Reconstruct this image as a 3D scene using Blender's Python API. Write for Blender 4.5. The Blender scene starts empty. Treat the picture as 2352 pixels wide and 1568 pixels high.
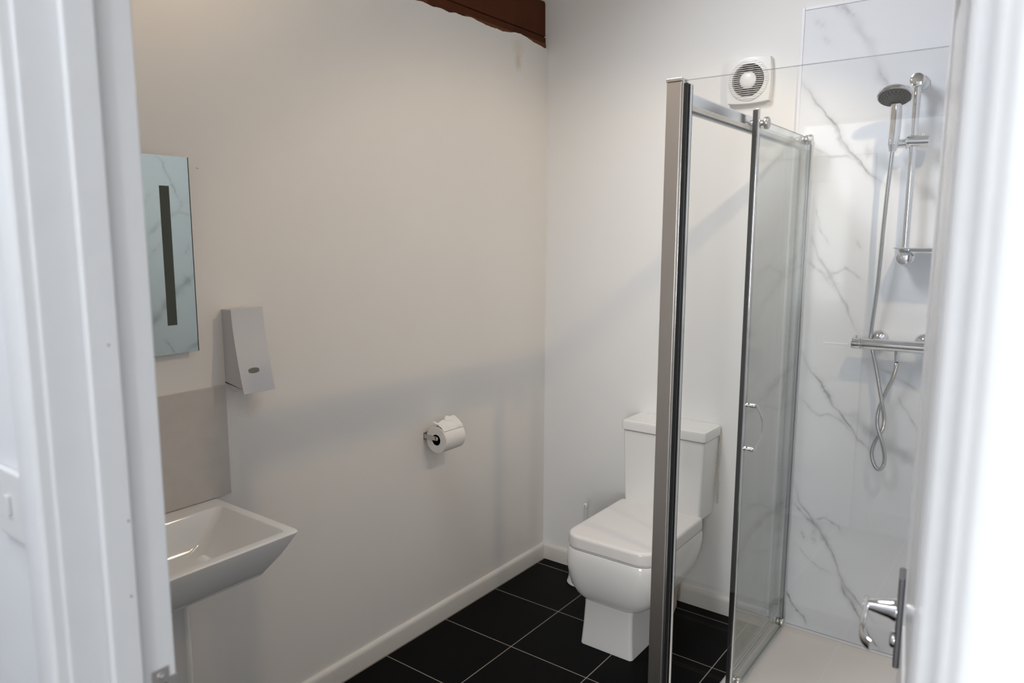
import bpy, bmesh, math, random
import numpy as np
from mathutils import Vector, Matrix, noise
random.seed(3)
C = bpy.context.scene.collection
scn = bpy.context.scene

# ---------------------------------------------------------------- camera
cam = bpy.data.cameras.new('camera')
cam.lens = 25.834; cam.sensor_width = 36; cam.clip_start = 0.02; cam.clip_end = 50
cam.dof.use_dof = True; cam.dof.focus_distance = 2.6; cam.dof.aperture_fstop = 3.9
co = bpy.data.objects.new('camera', cam); C.objects.link(co); scn.camera = co
CR = Vector((0.80176, 0.59764, 0.00317)); CU = Vector((-0.08845, 0.11342, 0.9896)); CF = Vector((-0.59107, 0.7937, -0.1438))
M = Matrix((CR, CU, -CF)).transposed().to_4x4(); M.translation = Vector((1.916172, -2.83392, 1.56)); co.matrix_world = M
scn.view_settings.view_transform = 'Standard'; scn.view_settings.look = 'None'
scn.view_settings.exposure = 0.0; scn.view_settings.gamma = 1.0; scn.view_settings.use_curve_mapping = False

# ---------------------------------------------------------------- world and lights
w = bpy.data.worlds.new('world'); scn.world = w; w.use_nodes = True
w.node_tree.nodes['Background'].inputs[0].default_value = (0.75, 0.86, 1.0, 1); w.node_tree.nodes['Background'].inputs[1].default_value = 1.0
def aim(p, q): return (Vector(q)-Vector(p)).to_track_quat('-Z', 'Y').to_euler()
def lamp(name, kind, loc, energy, color, **kw):
    l = bpy.data.lights.new(name, kind); l.energy = energy; l.color = color
    rot = kw.pop('rot', None)
    for k, v in kw.items(): setattr(l, k, v)
    o = bpy.data.objects.new(name, l); C.objects.link(o); o.location = loc
    if rot: o.rotation_euler = rot
    return o
WARM = (1.0, 0.86, 0.70); DAY = (0.86, 0.93, 1.0)

lamp('shower_spot_light', 'SPOT', (1.80, -0.75, 2.46), 24.0, (1.0, 0.77, 0.50), shadow_soft_size=0.022, spot_size=math.radians(94), spot_blend=.42, rot=aim((1.80, -0.75, 2.46), (.30, -.48, .70)))
lamp('basin_spot_light', 'POINT', (0.42, -1.80, 2.46), 3.4, (1.0, 0.77, 0.50), shadow_soft_size=0.03)
lamp('roof_window_daylight', 'AREA', (0.52, -1.35, 3.15), 23.5, (.92, .935, 1.0), shape='RECTANGLE', size=0.66, size_y=0.80, spread=math.radians(118), rot=aim((0, 0, 0), (.53, .42, -.75)))
lamp('window_daylight', 'AREA', (2.75, -6.33, 1.50), 104.0, (.98, .985, .99), shape='RECTANGLE', size=1.00, size_y=1.40, rot=(math.pi/2, 0, 0))

lamp('passage_fill', 'AREA', (0.75, -3.0, 2.37), 11.0, (.92, .95, 1.0), shape='RECTANGLE', size=1.6, size_y=0.6)  # added fill panel under the closed ceiling, brightens the passage and its reflection

# ---------------------------------------------------------------- materials
def mat(name, col=(.8, .8, .8), rough=.5, metal=0.0, spec=.5, noisec=0.0, nscale=30, bump=0.0, bscale=60, coat=0.0):
    m = bpy.data.materials.new(name); m.use_nodes = True; nt = m.node_tree; b = nt.nodes['Principled BSDF']
    b.inputs['Base Color'].default_value = (*col, 1); b.inputs['Roughness'].default_value = rough; b.inputs['Metallic'].default_value = metal
    b.inputs['Specular IOR Level'].default_value = spec; b.inputs['Coat Weight'].default_value = coat
    tc = nt.nodes.new('ShaderNodeTexCoord')
    n = nt.nodes.new('ShaderNodeTexNoise'); n.inputs['Scale'].default_value = nscale; n.inputs['Detail'].default_value = 4
    nt.links.new(tc.outputs['Object'], n.inputs['Vector'])
    mx = nt.nodes.new('ShaderNodeMix'); mx.data_type = 'RGBA'
    k = 1 - max(noisec, .01)
    mx.inputs[6].default_value = (*col, 1); mx.inputs[7].default_value = (col[0]*k, col[1]*k, col[2]*k, 1)
    nt.links.new(n.outputs['Fac'], mx.inputs[0]); nt.links.new(mx.outputs[2], b.inputs['Base Color'])
    if bump:
        n2 = nt.nodes.new('ShaderNodeTexNoise'); n2.inputs['Scale'].default_value = bscale; n2.inputs['Detail'].default_value = 3
        nt.links.new(tc.outputs['Object'], n2.inputs['Vector'])
        bp = nt.nodes.new('ShaderNodeBump'); bp.inputs['Strength'].default_value = bump; bp.inputs['Distance'].default_value = .004
        nt.links.new(n2.outputs['Fac'], bp.inputs['Height']); nt.links.new(bp.outputs['Normal'], b.inputs['Normal'])
    return m

def tile_mat(name, tile, grout, x0, y0, s, gw, rough, bump=.3, spec=.5):
    m = mat(name, tile, rough, spec=spec, nscale=25, noisec=.15); nt = m.node_tree; b = nt.nodes['Principled BSDF']
    src = b.inputs['Base Color'].links[0].from_socket
    tc = nt.nodes.new('ShaderNodeTexCoord'); sp = nt.nodes.new('ShaderNodeSeparateXYZ'); nt.links.new(tc.outputs['Object'], sp.inputs[0])
    def mth(op, a, c=None, d=None):
        n = nt.nodes.new('ShaderNodeMath'); n.operation = op
        for i, v in enumerate((a, c, d)):
            if v is None: continue
            if isinstance(v, (int, float)): n.inputs[i].default_value = v
            else: nt.links.new(v, n.inputs[i])
        return n.outputs[0]
    def line(o, off, sz):
        t = mth('PINGPONG', mth('SUBTRACT', o, off), sz/2)
        return mth('LESS_THAN', t, gw/2)
    g = mth('MAXIMUM', line(sp.outputs[0], x0, s[0]), line(sp.outputs[1], y0, s[1]))
    mx = nt.nodes.new('ShaderNodeMix'); mx.data_type = 'RGBA'; nt.links.new(g, mx.inputs[0]); nt.links.new(src, mx.inputs[6]); mx.inputs[7].default_value = (*grout, 1)
    nt.links.new(mx.outputs[2], b.inputs['Base Color'])
    r = mth('MULTIPLY_ADD', g, .45, rough); nt.links.new(r, b.inputs['Roughness'])
    bp = nt.nodes.new('ShaderNodeBump'); bp.inputs['Strength'].default_value = bump; bp.inputs['Distance'].default_value = .001; bp.invert = True
    nt.links.new(g, bp.inputs['Height']); nt.links.new(bp.outputs['Normal'], b.inputs['Normal'])
    return m

def glass_mat(name, tint, f0=.04, boost=1.0):
    m = bpy.data.materials.new(name); m.use_nodes = True; nt = m.node_tree; nt.nodes.clear()
    out = nt.nodes.new('ShaderNodeOutputMaterial'); tr = nt.nodes.new('ShaderNodeBsdfTransparent'); tr.inputs[0].default_value = (*tint, 1)
    gl = nt.nodes.new('ShaderNodeBsdfGlossy'); gl.inputs['Roughness'].default_value = 0.0; gl.inputs[0].default_value = (.97, 1, .98, 1)
    lw = nt.nodes.new('ShaderNodeLayerWeight'); lw.inputs[0].default_value = .5
    p = nt.nodes.new('ShaderNodeMath'); p.operation = 'POWER'; nt.links.new(lw.outputs['Facing'], p.inputs[0]); p.inputs[1].default_value = 5
    a = nt.nodes.new('ShaderNodeMath'); a.operation = 'MULTIPLY_ADD'; nt.links.new(p.outputs[0], a.inputs[0]); a.inputs[1].default_value = 1-f0; a.inputs[2].default_value = f0*boost
    mx = nt.nodes.new('ShaderNodeMixShader'); nt.links.new(a.outputs[0], mx.inputs[0]); nt.links.new(tr.outputs[0], mx.inputs[1]); nt.links.new(gl.outputs[0], mx.inputs[2])
    nt.links.new(mx.outputs[0], out.inputs[0]); return m

WALL = mat('painted_plaster', (.83, .80, .755), .62, noisec=.03, nscale=3, bump=.12, bscale=9)
WALLB = mat('painted_plaster_end_wall', (.85, .845, .83), .6, noisec=.03, nscale=3, bump=.10, bscale=12)
SKIRT = mat('skirting_gloss', (.74, .71, .66), .35, noisec=.06, nscale=14, bump=.1, bscale=40)
GLOSS = mat('white_gloss_woodwork', (.83, .84, .85), .28, noisec=.03, nscale=18, bump=.25, bscale=28)
DOORP = mat('white_satin_door_paint', (.84, .84, .85), .22, noisec=.02, nscale=12, bump=.05, bscale=50)
CORR = mat('corridor_white_paint', (.84, .85, .87), .5, noisec=.02, nscale=6)
FLOOR = tile_mat('black_slate_tile', (.0032, .0032, .0034), (.30, .265, .225), .353, -.075, (.3345, .3300), .0035, .40, spec=.05)
CFLOOR = tile_mat('beige_corridor_tile', (.27, .26, .245), (.52, .50, .47), 1.06, -2.9, (.333, .333), .006, .4)
CERAM = mat('white_ceramic', (.80, .79, .765), .10, spec=.6, nscale=5, coat=.3)
SEATM = mat('white_seat_plastic', (.77, .745, .72), .18, nscale=5)
TAN = mat('unglazed_ceramic', (.62, .52, .42), .8, noisec=.2, nscale=30, bump=.5, bscale=60)
CHROME = mat('chrome', (.78, .78, .79), .07, 1.0, nscale=8)
STEEL = mat('brushed_steel', (.60, .58, .555), .34, 1.0, noisec=.08, nscale=40)
SATIN = mat('satin_aluminium', (.60, .55, .50), .36, 1.0, noisec=.04, nscale=10)
CLEARCH = mat('bright_aluminium', (.86, .87, .88), .16, 1.0, noisec=.03, nscale=10)
BLACK = mat('black_rubber', (.008, .008, .008), .5, nscale=20)
GREYP = mat('grey_spray_face', (.10, .10, .10), .5, nscale=20)
DARK = mat('dark_void', (.02, .018, .016), .6, nscale=20)
PLAST = mat('white_plastic', (.80, .80, .79), .3, nscale=20)
DISPM = mat('white_dispenser_plastic', (.62, .61, .615), .45, nscale=20)
PAPER = mat('tissue_paper', (.86, .83, .78), .9, noisec=.06, nscale=120, bump=.3, bscale=300)
CARD = mat('brown_cardboard', (.22, .13, .075), .85, noisec=.1, nscale=40)
SPLASH = mat('greige_tile', (.60, .555, .51), .42, noisec=.16, nscale=22)
TRAYM = mat('white_stone_resin', (.80, .775, .75), .22, noisec=.02, nscale=8)
WOOD = mat('brown_stained_wood', (.105, .028, .008), .6, spec=.15, noisec=.5, nscale=9, bump=.5, bscale=14)
WOODL = mat('raw_edge_wood', (.22, .085, .03), .7, spec=.15, noisec=.5, nscale=20, bump=.5, bscale=30)
CEIL = mat('ceiling_paint', (.80, .79, .77), .8, nscale=6)
TRIMW = mat('white_edge_trim', (.84, .85, .88), .3, nscale=6)
GLASS = glass_mat('shower_glass', (.993, .997, .996), boost=1.7)
GEDGE = mat('green_glass_edge', (.10, .17, .155), .15, nscale=8)
MIRR = mat('silvered_mirror', (.54, .60, .575), .01, 1.0, nscale=3)
SLIT = mat('dark_frosted_strip', (.055, .065, .05), .5, noisec=.3, nscale=6)
CLEARP = mat('clear_grey_plastic', (.42, .44, .46), .12, spec=.7, nscale=8)

# ---------------------------------------------------------------- mesh helpers
def obj(name, verts, faces, m, parent=None, smooth=False, bev=0, mats=None, fm=None, autosm=False):
    me = bpy.data.meshes.new(name); me.from_pydata([tuple(v) for v in verts], [], [tuple(f) for f in faces])
    bm = bmesh.new(); bm.from_mesh(me); bmesh.ops.recalc_face_normals(bm, faces=bm.faces); bm.to_mesh(me); bm.free()
    me.materials.append(m)
    for x in (mats or []): me.materials.append(x)
    if fm:
        for i, k in fm.items(): me.polygons[i].material_index = k
    if smooth or bev:
        for p in me.polygons: p.use_smooth = True
    o = bpy.data.objects.new(name, me); C.objects.link(o)
    if bev:
        b = o.modifiers.new('bevel', 'BEVEL'); b.width = bev; b.segments = 3; b.limit_method = 'ANGLE'; b.angle_limit = math.radians(35); b.harden_normals = True
    if smooth or bev:
        me.set_sharp_from_angle(angle=math.radians(40))
    if parent is not None:
        o.parent = parent
        r = parent
        while r.parent: r = r.parent
        if r is parent: o.location = -r.location      # parts keep world coordinates in their mesh
    return o
class B:
    """collects pieces that make up one mesh"""
    def __init__(s): s.v = []; s.f = []; s.m = []
    def add(s, v, f, k=0):
        o = len(s.v); s.v += [tuple(x) for x in v]; s.f += [tuple(i+o for i in q) for q in f]; s.m += [k]*len(f); return s
    def box(s, x0, x1, y0, y1, z0, z1, k=0):
        v = [(x, y, z) for x in (x0, x1) for y in (y0, y1) for z in (z0, z1)]
        return s.add(v, [(0, 1, 3, 2), (4, 6, 7, 5), (0, 4, 5, 1), (2, 3, 7, 6), (0, 2, 6, 4), (1, 5, 7, 3)], k)
    def cyl(s, p, q, r, r2=None, n=28, k=0, cap=True):
        p = Vector(p); q = Vector(q); r2 = r if r2 is None else r2; d = (q-p).normalized()
        a = d.orthogonal().normalized(); b = d.cross(a); v = []
        for P, R in ((p, r), (q, r2)):
            for i in range(n):
                t = 2*math.pi*i/n; v.append(P+a*R*math.cos(t)+b*R*math.sin(t))
        f = [(i, (i+1) % n, n+(i+1) % n, n+i) for i in range(n)]
        if cap: f += [tuple(range(n)), tuple(range(n, 2*n))]
        return s.add(v, f, k)
    def lathe(s, base, axis, prof, n=36, k=0, sx=1.0):
        base = Vector(base); d = Vector(axis).normalized(); a = d.orthogonal().normalized(); b = d.cross(a); v = []; f = []
        for (r, h) in prof:
            for i in range(n):
                t = 2*math.pi*i/n; v.append(base+d*h+a*r*math.cos(t)+b*r*math.sin(t))
        for j in range(len(prof)-1):
            for i in range(n): f.append((j*n+i, j*n+(i+1) % n, (j+1)*n+(i+1) % n, (j+1)*n+i))
        if prof[0][0] > 1e-5: f.append(tuple(range(n)))
        if prof[-1][0] > 1e-5: f.append(tuple(range((len(prof)-1)*n, len(prof)*n)))
        return s.add(v, f, k)
    def tube(s, pts, r, n=12, k=0, ref=None, flat=1.0, rf=None):
        pts = [Vector(p) for p in pts]; v = []; f = []; u = None
        for i, p in enumerate(pts):
            d = (pts[min(i+1, len(pts)-1)]-pts[max(i-1, 0)]).normalized()
            if u is None: u = (Vector(ref) if ref else d.orthogonal()); 
            u = (u-d*u.dot(d)).normalized(); b = d.cross(u); R = r if rf is None else rf(i, len(pts))
            for j in range(n):
                t = 2*math.pi*j/n; v.append(p+u*R*math.cos(t)+b*R*flat*math.sin(t))
        for i in range(len(pts)-1):
            for j in range(n): f.append((i*n+j, i*n+(j+1) % n, (i+1)*n+(j+1) % n, (i+1)*n+j))
        f += [tuple(range(n)), tuple(range((len(pts)-1)*n, len(pts)*n))]
        return s.add(v, f, k)
    def loft(s, rings, k=0, cap0=True, cap1=True):
        n = len(rings[0]); v = [p for r in rings for p in r]; f = []
        for i in range(len(rings)-1):
            for j in range(n): f.append((i*n+j, i*n+(j+1) % n, (i+1)*n+(j+1) % n, (i+1)*n+j))
        if cap0: f.append(tuple(range(n)))
        if cap1: f.append(tuple(range((len(rings)-1)*n, len(rings)*n)))
        return s.add(v, f, k)
    def make(s, name, m, parent=None, smooth=False, bev=0, mats=None, wn=False):
        fm = {i: k for i, k in enumerate(s.m) if k} if mats else None
        o = obj(name, s.v, s.f, m, parent, smooth, bev, mats, fm)
        if wn: o.modifiers.new('weighted', 'WEIGHTED_NORMAL').keep_sharp = True
        return o
def rrect(x0, x1, y0, y1, z, rs, n=8):
    """rounded rectangle ring; rs = radii at (x0,y0),(x1,y0),(x1,y1),(x0,y1)"""
    out = []
    for (cx, cy, sx, sy, a0), r in zip(((x0, y0, 1, 1, 180), (x1, y0, -1, 1, 270), (x1, y1, -1, -1, 0), (x0, y1, 1, -1, 90)), rs):
        for i in range(n+1):
            t = math.radians(a0+90*i/n); out.append((cx+sx*r+r*math.cos(t), cy+sy*r+r*math.sin(t), z))
    return out
def catmull(p, n=8):
    p = [Vector(q) for q in p]; p = [p[0]*2-p[1]]+p+[p[-1]*2-p[-2]]; o = []
    for i in range(1, len(p)-2):
        for k in range(n):
            t = k/n; a, b, c, d = p[i-1:i+3]
            o.append(.5*((2*b)+(c-a)*t+(2*a-5*b+4*c-d)*t*t+(3*b-a-3*c+d)*t**3))
    o.append(p[-2]); return o
def thing(name, label, cat, loc, group=None):
    o = bpy.data.objects.new(name, None); C.objects.link(o); o.location = loc; o.empty_display_size = .05
    o['label'] = label; o['category'] = cat
    if group: o['group'] = group
    return o
def tag(o, label, cat, group=None):
    o['label'] = label; o['category'] = cat
    if group: o['group'] = group
    return o
def struct(o, label=None):
    o['kind'] = 'structure'
    if label: o['label'] = label
    return o

# ================================================================ setting
XR = 1.965; YN = -2.380; YC = -2.505; HT = 3.45; YO = -3.50
XA = 1.04; XB = 1.890; DH = 2.0
b = B(); b.box(-.1, XR+.1, -2.44, .1, -.06, 0); struct(b.make('floor', FLOOR), 'black tiled bathroom floor with thin pale grout lines')
b = B(); b.box(-.6, 3.3, YO, -2.44, -.06, 0); struct(b.make('floor', CFLOOR), 'pale tiled passage floor')
# left wall: plaster with a ragged top edge where it meets the timber
edge = [(-2.38, 2.372), (-1.9, 2.378), (-1.5, 2.37), (-1.2, 2.379), (-1.0, 2.374), (-.85, 2.378), (-.80, 2.383), (-.745, 2.379), (-.70, 2.383), (-.66, 2.380), (-.62, 2.386),
        (-.58, 2.384), (-.53, 2.391), (-.485, 2.386), (-.45, 2.383), (-.41, 2.381), (-.37, 2.384), (-.33, 2.381), (-.29, 2.386), (-.25, 2.394), (-.21, 2.397), (-.17, 2.393), (-.13, 2.387), (-.10, 2.381), (-.06, 2.379), (-.03, 2.374), (-.012, 2.378), (0, 2.36)]
rnd = random.Random(5); prof = []
for (a, za), (c, zc) in zip(edge, edge[1:]):
    n = max(2, int((c-a)/.012))
    for i in range(n): prof.append((a+(c-a)*i/n, za+(zc-za)*i/n+rnd.uniform(-.0012, .0012)))
prof.append(edge[-1])
v = []; f = []
for (y, z) in prof: v += [(0, y, 0), (0, y, z), (-.008, y, z-.001), (-.1, y, z-.001), (-.1, y, 0)]
for i in range(len(prof)-1):
    for k in range(5): f.append((i*5+k, i*5+(k+1) % 5, i*5+5+(k+1) % 5, i*5+5+k))
f += [(0, 1, 2, 3, 4), tuple(len(v)-5+k for k in range(5))]
LW = mat('painted_plaster_stain_shadow', (.83, .80, .755), .62, noisec=.03, nscale=3, bump=.12, bscale=9)
nt = LW.node_tree; pb = nt.nodes['Principled BSDF']; src = pb.inputs['Base Color'].links[0].from_socket
def spot(nt, src, loc, scl, colr, amt):
    tc = nt.nodes.new('ShaderNodeTexCoord'); mp = nt.nodes.new('ShaderNodeMapping'); mp.vector_type = 'POINT'
    mp.inputs['Scale'].default_value = [1/s for s in scl]; mp.inputs['Location'].default_value = [-l/s for l, s in zip(loc, scl)]
    nz = nt.nodes.new('ShaderNodeTexNoise'); nz.inputs['Scale'].default_value = 40; ad = nt.nodes.new('ShaderNodeVectorMath'); ad.operation = 'MULTIPLY_ADD'
    ad.inputs[1].default_value = (.03, .03, .03); nt.links.new(nz.outputs['Color'], ad.inputs[0]); nt.links.new(tc.outputs['Object'], ad.inputs[2]); nt.links.new(tc.outputs['Object'], nz.inputs['Vector'])
    nt.links.new(ad.outputs[0], mp.inputs['Vector']); ln = nt.nodes.new('ShaderNodeVectorMath'); ln.operation = 'LENGTH'; nt.links.new(mp.outputs[0], ln.inputs[0])
    mr = nt.nodes.new('ShaderNodeMapRange'); mr.inputs[1].default_value = .2; mr.inputs[2].default_value = 1; mr.inputs[3].default_value = amt; mr.inputs[4].default_value = 0; nt.links.new(ln.outputs['Value'], mr.inputs[0])
    mx = nt.nodes.new('ShaderNodeMix'); mx.data_type = 'RGBA'; nt.links.new(mr.outputs[0], mx.inputs[0]); nt.links.new(src, mx.inputs[6]); mx.inputs[7].default_value = (*colr, 1)
    return mx.outputs[2]
s2 = spot(nt, src, (.015, -.209, 2.300), (.3, .028, .05), (.60, .50, .33), .6)
s2 = spot(nt, s2, (.015, -.21, 2.36), (.3, .06, .05), (.68, .60, .46), .4)
s2 = spot(nt, s2, (.015, -1.56, 1.07), (.3, .05, .05), (.55, .50, .44), .45)  # soft shadow below the dispenser, painted into the wall colour
nt.links.new(s2, pb.inputs['Base Color'])
struct(obj('wall_left', v, f, LW), 'long plain off-white wall with a ragged top edge')
b = B(); b.box(-.12, XR+.1, 0, .1, 0, HT+.02); struct(b.make('wall_back', WALLB))
b = B(); b.box(XR, XR+.1, YN, 0, 0, HT+.02); struct(b.make('wall_right', WALL))
def wall_with_hole(b, x0, x1, y0, y1, z1, hx0, hx1, hz0, hz1):
    b.box(x0, hx0, y0, y1, 0, z1); b.box(hx1, x1, y0, y1, 0, z1); b.box(hx0, hx1, y0, y1, hz1, z1)
    if hz0 > 0: b.box(hx0, hx1, y0, y1, 0, hz0)
b = B(); wall_with_hole(b, -.6, 3.3, YC, YN, HT+.02, XA-.025, XB+.025, 0, DH+.025); struct(b.make('wall_front', CORR, mats=[WALL]), 'wall with the doorway')
# sloping roof rising from the beam over the left wall, then flat
TS = math.tan(math.radians(35)); ZE = 2.60; HS = .07
def zr(x): return ZE+TS*x
def slab(b, x0, x1, y0, y1): b.add([(x, y, zr(x)+h) for h in (0, HS) for x, y in ((x0, y0), (x1, y0), (x1, y1), (x0, y1))], [(0, 1, 2, 3), (4, 5, 6, 7), (0, 1, 5, 4), (1, 2, 6, 5), (2, 3, 7, 6), (3, 0, 4, 7)])
KX0, KX1, KY0, KY1 = .30, .84, -1.75, -.95
b = B(); slab(b, -.1, KX0, YN, 0); slab(b, KX1, 1.15, YN, 0); slab(b, KX0, KX1, YN, KY0); slab(b, KX0, KX1, KY1, 0)
b.box(1.15, XR+.1, YN, 0, zr(1.15), zr(1.15)+.06); struct(b.make('ceiling', CEIL), 'sloping ceiling')
b = B()
slab(b, KX0, KX0+.045, KY0, KY1); slab(b, KX1-.045, KX1, KY0, KY1); slab(b, KX0+.045, KX1-.045, KY0, KY0+.045); slab(b, KX0+.045, KX1-.045, KY1-.045, KY1)
b.v = [(x, y, z+.012) for x, y, z in b.v]; wk = struct(b.make('window_2', GLOSS), 'roof window in the sloping ceiling')
b = B(); slab(b, KX0+.045, KX1-.045, KY0+.045, KY1-.045); b.v = [(x, y, z+.05 if i < 4 else z-.015) for i, (x, y, z) in enumerate(b.v)]; b.make('window_pane', GLASS, wk)
b = B(); b.box(-.6, 3.3, YO, YC, 2.40, 2.46); struct(b.make('ceiling', CORR))
OX0, OX1, YF = 1.56, 3.20, -6.20
WX0, WX1, WZ0, WZ1 = 2.20, 3.30, .75, 2.25
b = B(); b.box(-.6, OX0, YO-.12, YO, 0, 2.46); b.box(OX1, 3.3, YO-.12, YO, 0, 2.46); struct(b.make('wall_far', CORR))
b = B(); wall_with_hole(b, 1.1, 3.5, YF-.12, YF, 2.46, WX0, WX1, WZ0, WZ1); struct(b.make('wall_rear', CORR))
b = B(); b.box(1.1, 1.2, YF, YO-.12, 0, 2.46); struct(b.make('wall_end', CORR))
b = B(); b.box(3.4, 3.5, YF, YO-.12, 0, 2.46); struct(b.make('wall_end', CORR))
b = B(); b.box(1.2, 3.4, YF, YO, 2.40, 2.46); struct(b.make('ceiling', CORR))
b = B(); b.box(1.1, 3.5, YF, YO, -.06, 0); struct(b.make('floor', CFLOOR))
b = B(); b.box(-.7, -.6, YO-.12, YN, 0, 2.46); struct(b.make('wall_end', CORR))
b = B(); b.box(3.3, 3.4, YO-.12, YN, 0, 2.46); struct(b.make('wall_end', CORR))
# window of the room beyond the passage
b = B()
for a in ((WX0, WX0+.05, WZ0, WZ1), (WX1-.05, WX1, WZ0, WZ1), (WX0+.05, WX1-.05, WZ0, WZ0+.05), (WX0+.05, WX1-.05, WZ1-.05, WZ1), ((WX0+WX1)/2-.025, (WX0+WX1)/2+.025, WZ0+.05, WZ1-.05)):
    b.box(a[0], a[1], YF-.09, YF-.03, a[2], a[3])
wn = struct(b.make('window_1', GLOSS, bev=.004))
b = B(); b.box(WX0+.05, WX1-.05, YF-.062, YF-.058, WZ0+.05, WZ1-.05); b.make('window_pane', GLASS, wn)
# skirtings
def skirt(name, ring2d, y0=None, y1=None, x0=None, x1=None, label=None):
    p = [(0, 0), (.015, 0), (.0155, .058), (.0135, .067), (.009, .0725), (.004, .0745), (0, .075)]
    N = 60; v = []; n = len(p)
    for i in range(N+1):
        t = i/N
        for (d, z) in p:
            j = .0007*noise.noise((t*23, z*40, d*50)) if z > 0 and d > 0 else 0
            v.append((d+j, y0+(y1-y0)*t, z+j) if y0 is not None else (x0+(x1-x0)*t, -(d+j), z+j))
    f = [(i*n+k, i*n+(k+1) % n, (i+1)*n+(k+1) % n, (i+1)*n+k) for i in range(N) for k in range(n)]+[tuple(range(n)), tuple(range(N*n, N*n+n))]
    return struct(obj(name, v, f, SKIRT, smooth=True), label)
skirt('baseboard_left', None, y0=YN, y1=-.0002, label='painted skirting board along the long wall')
skirt('baseboard_back', None, x0=.015, x1=1.098, label='painted skirting board behind the toilet')
b = B(); b.box(1.20, OX0, YO, YO+.016, 0, .12); struct(b.make('baseboard_far', GLOSS, bev=.004))
b = B(); b.box(-.6, .29, YO, YO+.016, 0, .12); struct(b.make('baseboard_far', GLOSS, bev=.004))

# timber wall plate above the left wall
def beam_prof():
    N = 90; v = []; f = []
    pr = lambda t: [(-.075, 2.33), (-.0105, 2.33), (-.0100, 2.396+.005*noise.noise((t*9, 0, 0))), (-.0125, 2.400+.005*noise.noise((t*9, 0, 0))), (-.013, 2.4245), (-.021, 2.4265), (-.021, 2.4290), (-.0145, 2.4315), (-.0155, 2.565), (-.019, 2.578), (-.075, 2.578)]
    for i in range(N+1):
        t = i/N; y = YN+(-.0005-YN)*t
        for k, (x, z) in enumerate(pr(t)):
            wv = .0028*noise.noise((y*3.1, 4, 0)) if 4 <= k <= 7 else 0
            v.append((x+.0015*noise.noise((y*7, z*9, 2)), y, z+wv))
    n = 11
    for i in range(N):
        for k in range(n): f.append((i*n+k, i*n+(k+1) % n, (i+1)*n+(k+1) % n, (i+1)*n+k))
    f += [tuple(range(n)), tuple(range(N*n, N*n+n))]
    fm = {i*n+k: 1 for i in range(N) for k in (1, 2) if noise.noise((i*.21, 1.7, 0)) > -.05}
    return v, f, fm
v, f, fm = beam_prof()
o = obj('roof_beam', v, f, WOOD, mats=[WOODL], fm=fm)
tag(o, 'dark brown stained timber beam running above the long off-white wall', 'beam')

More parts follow.
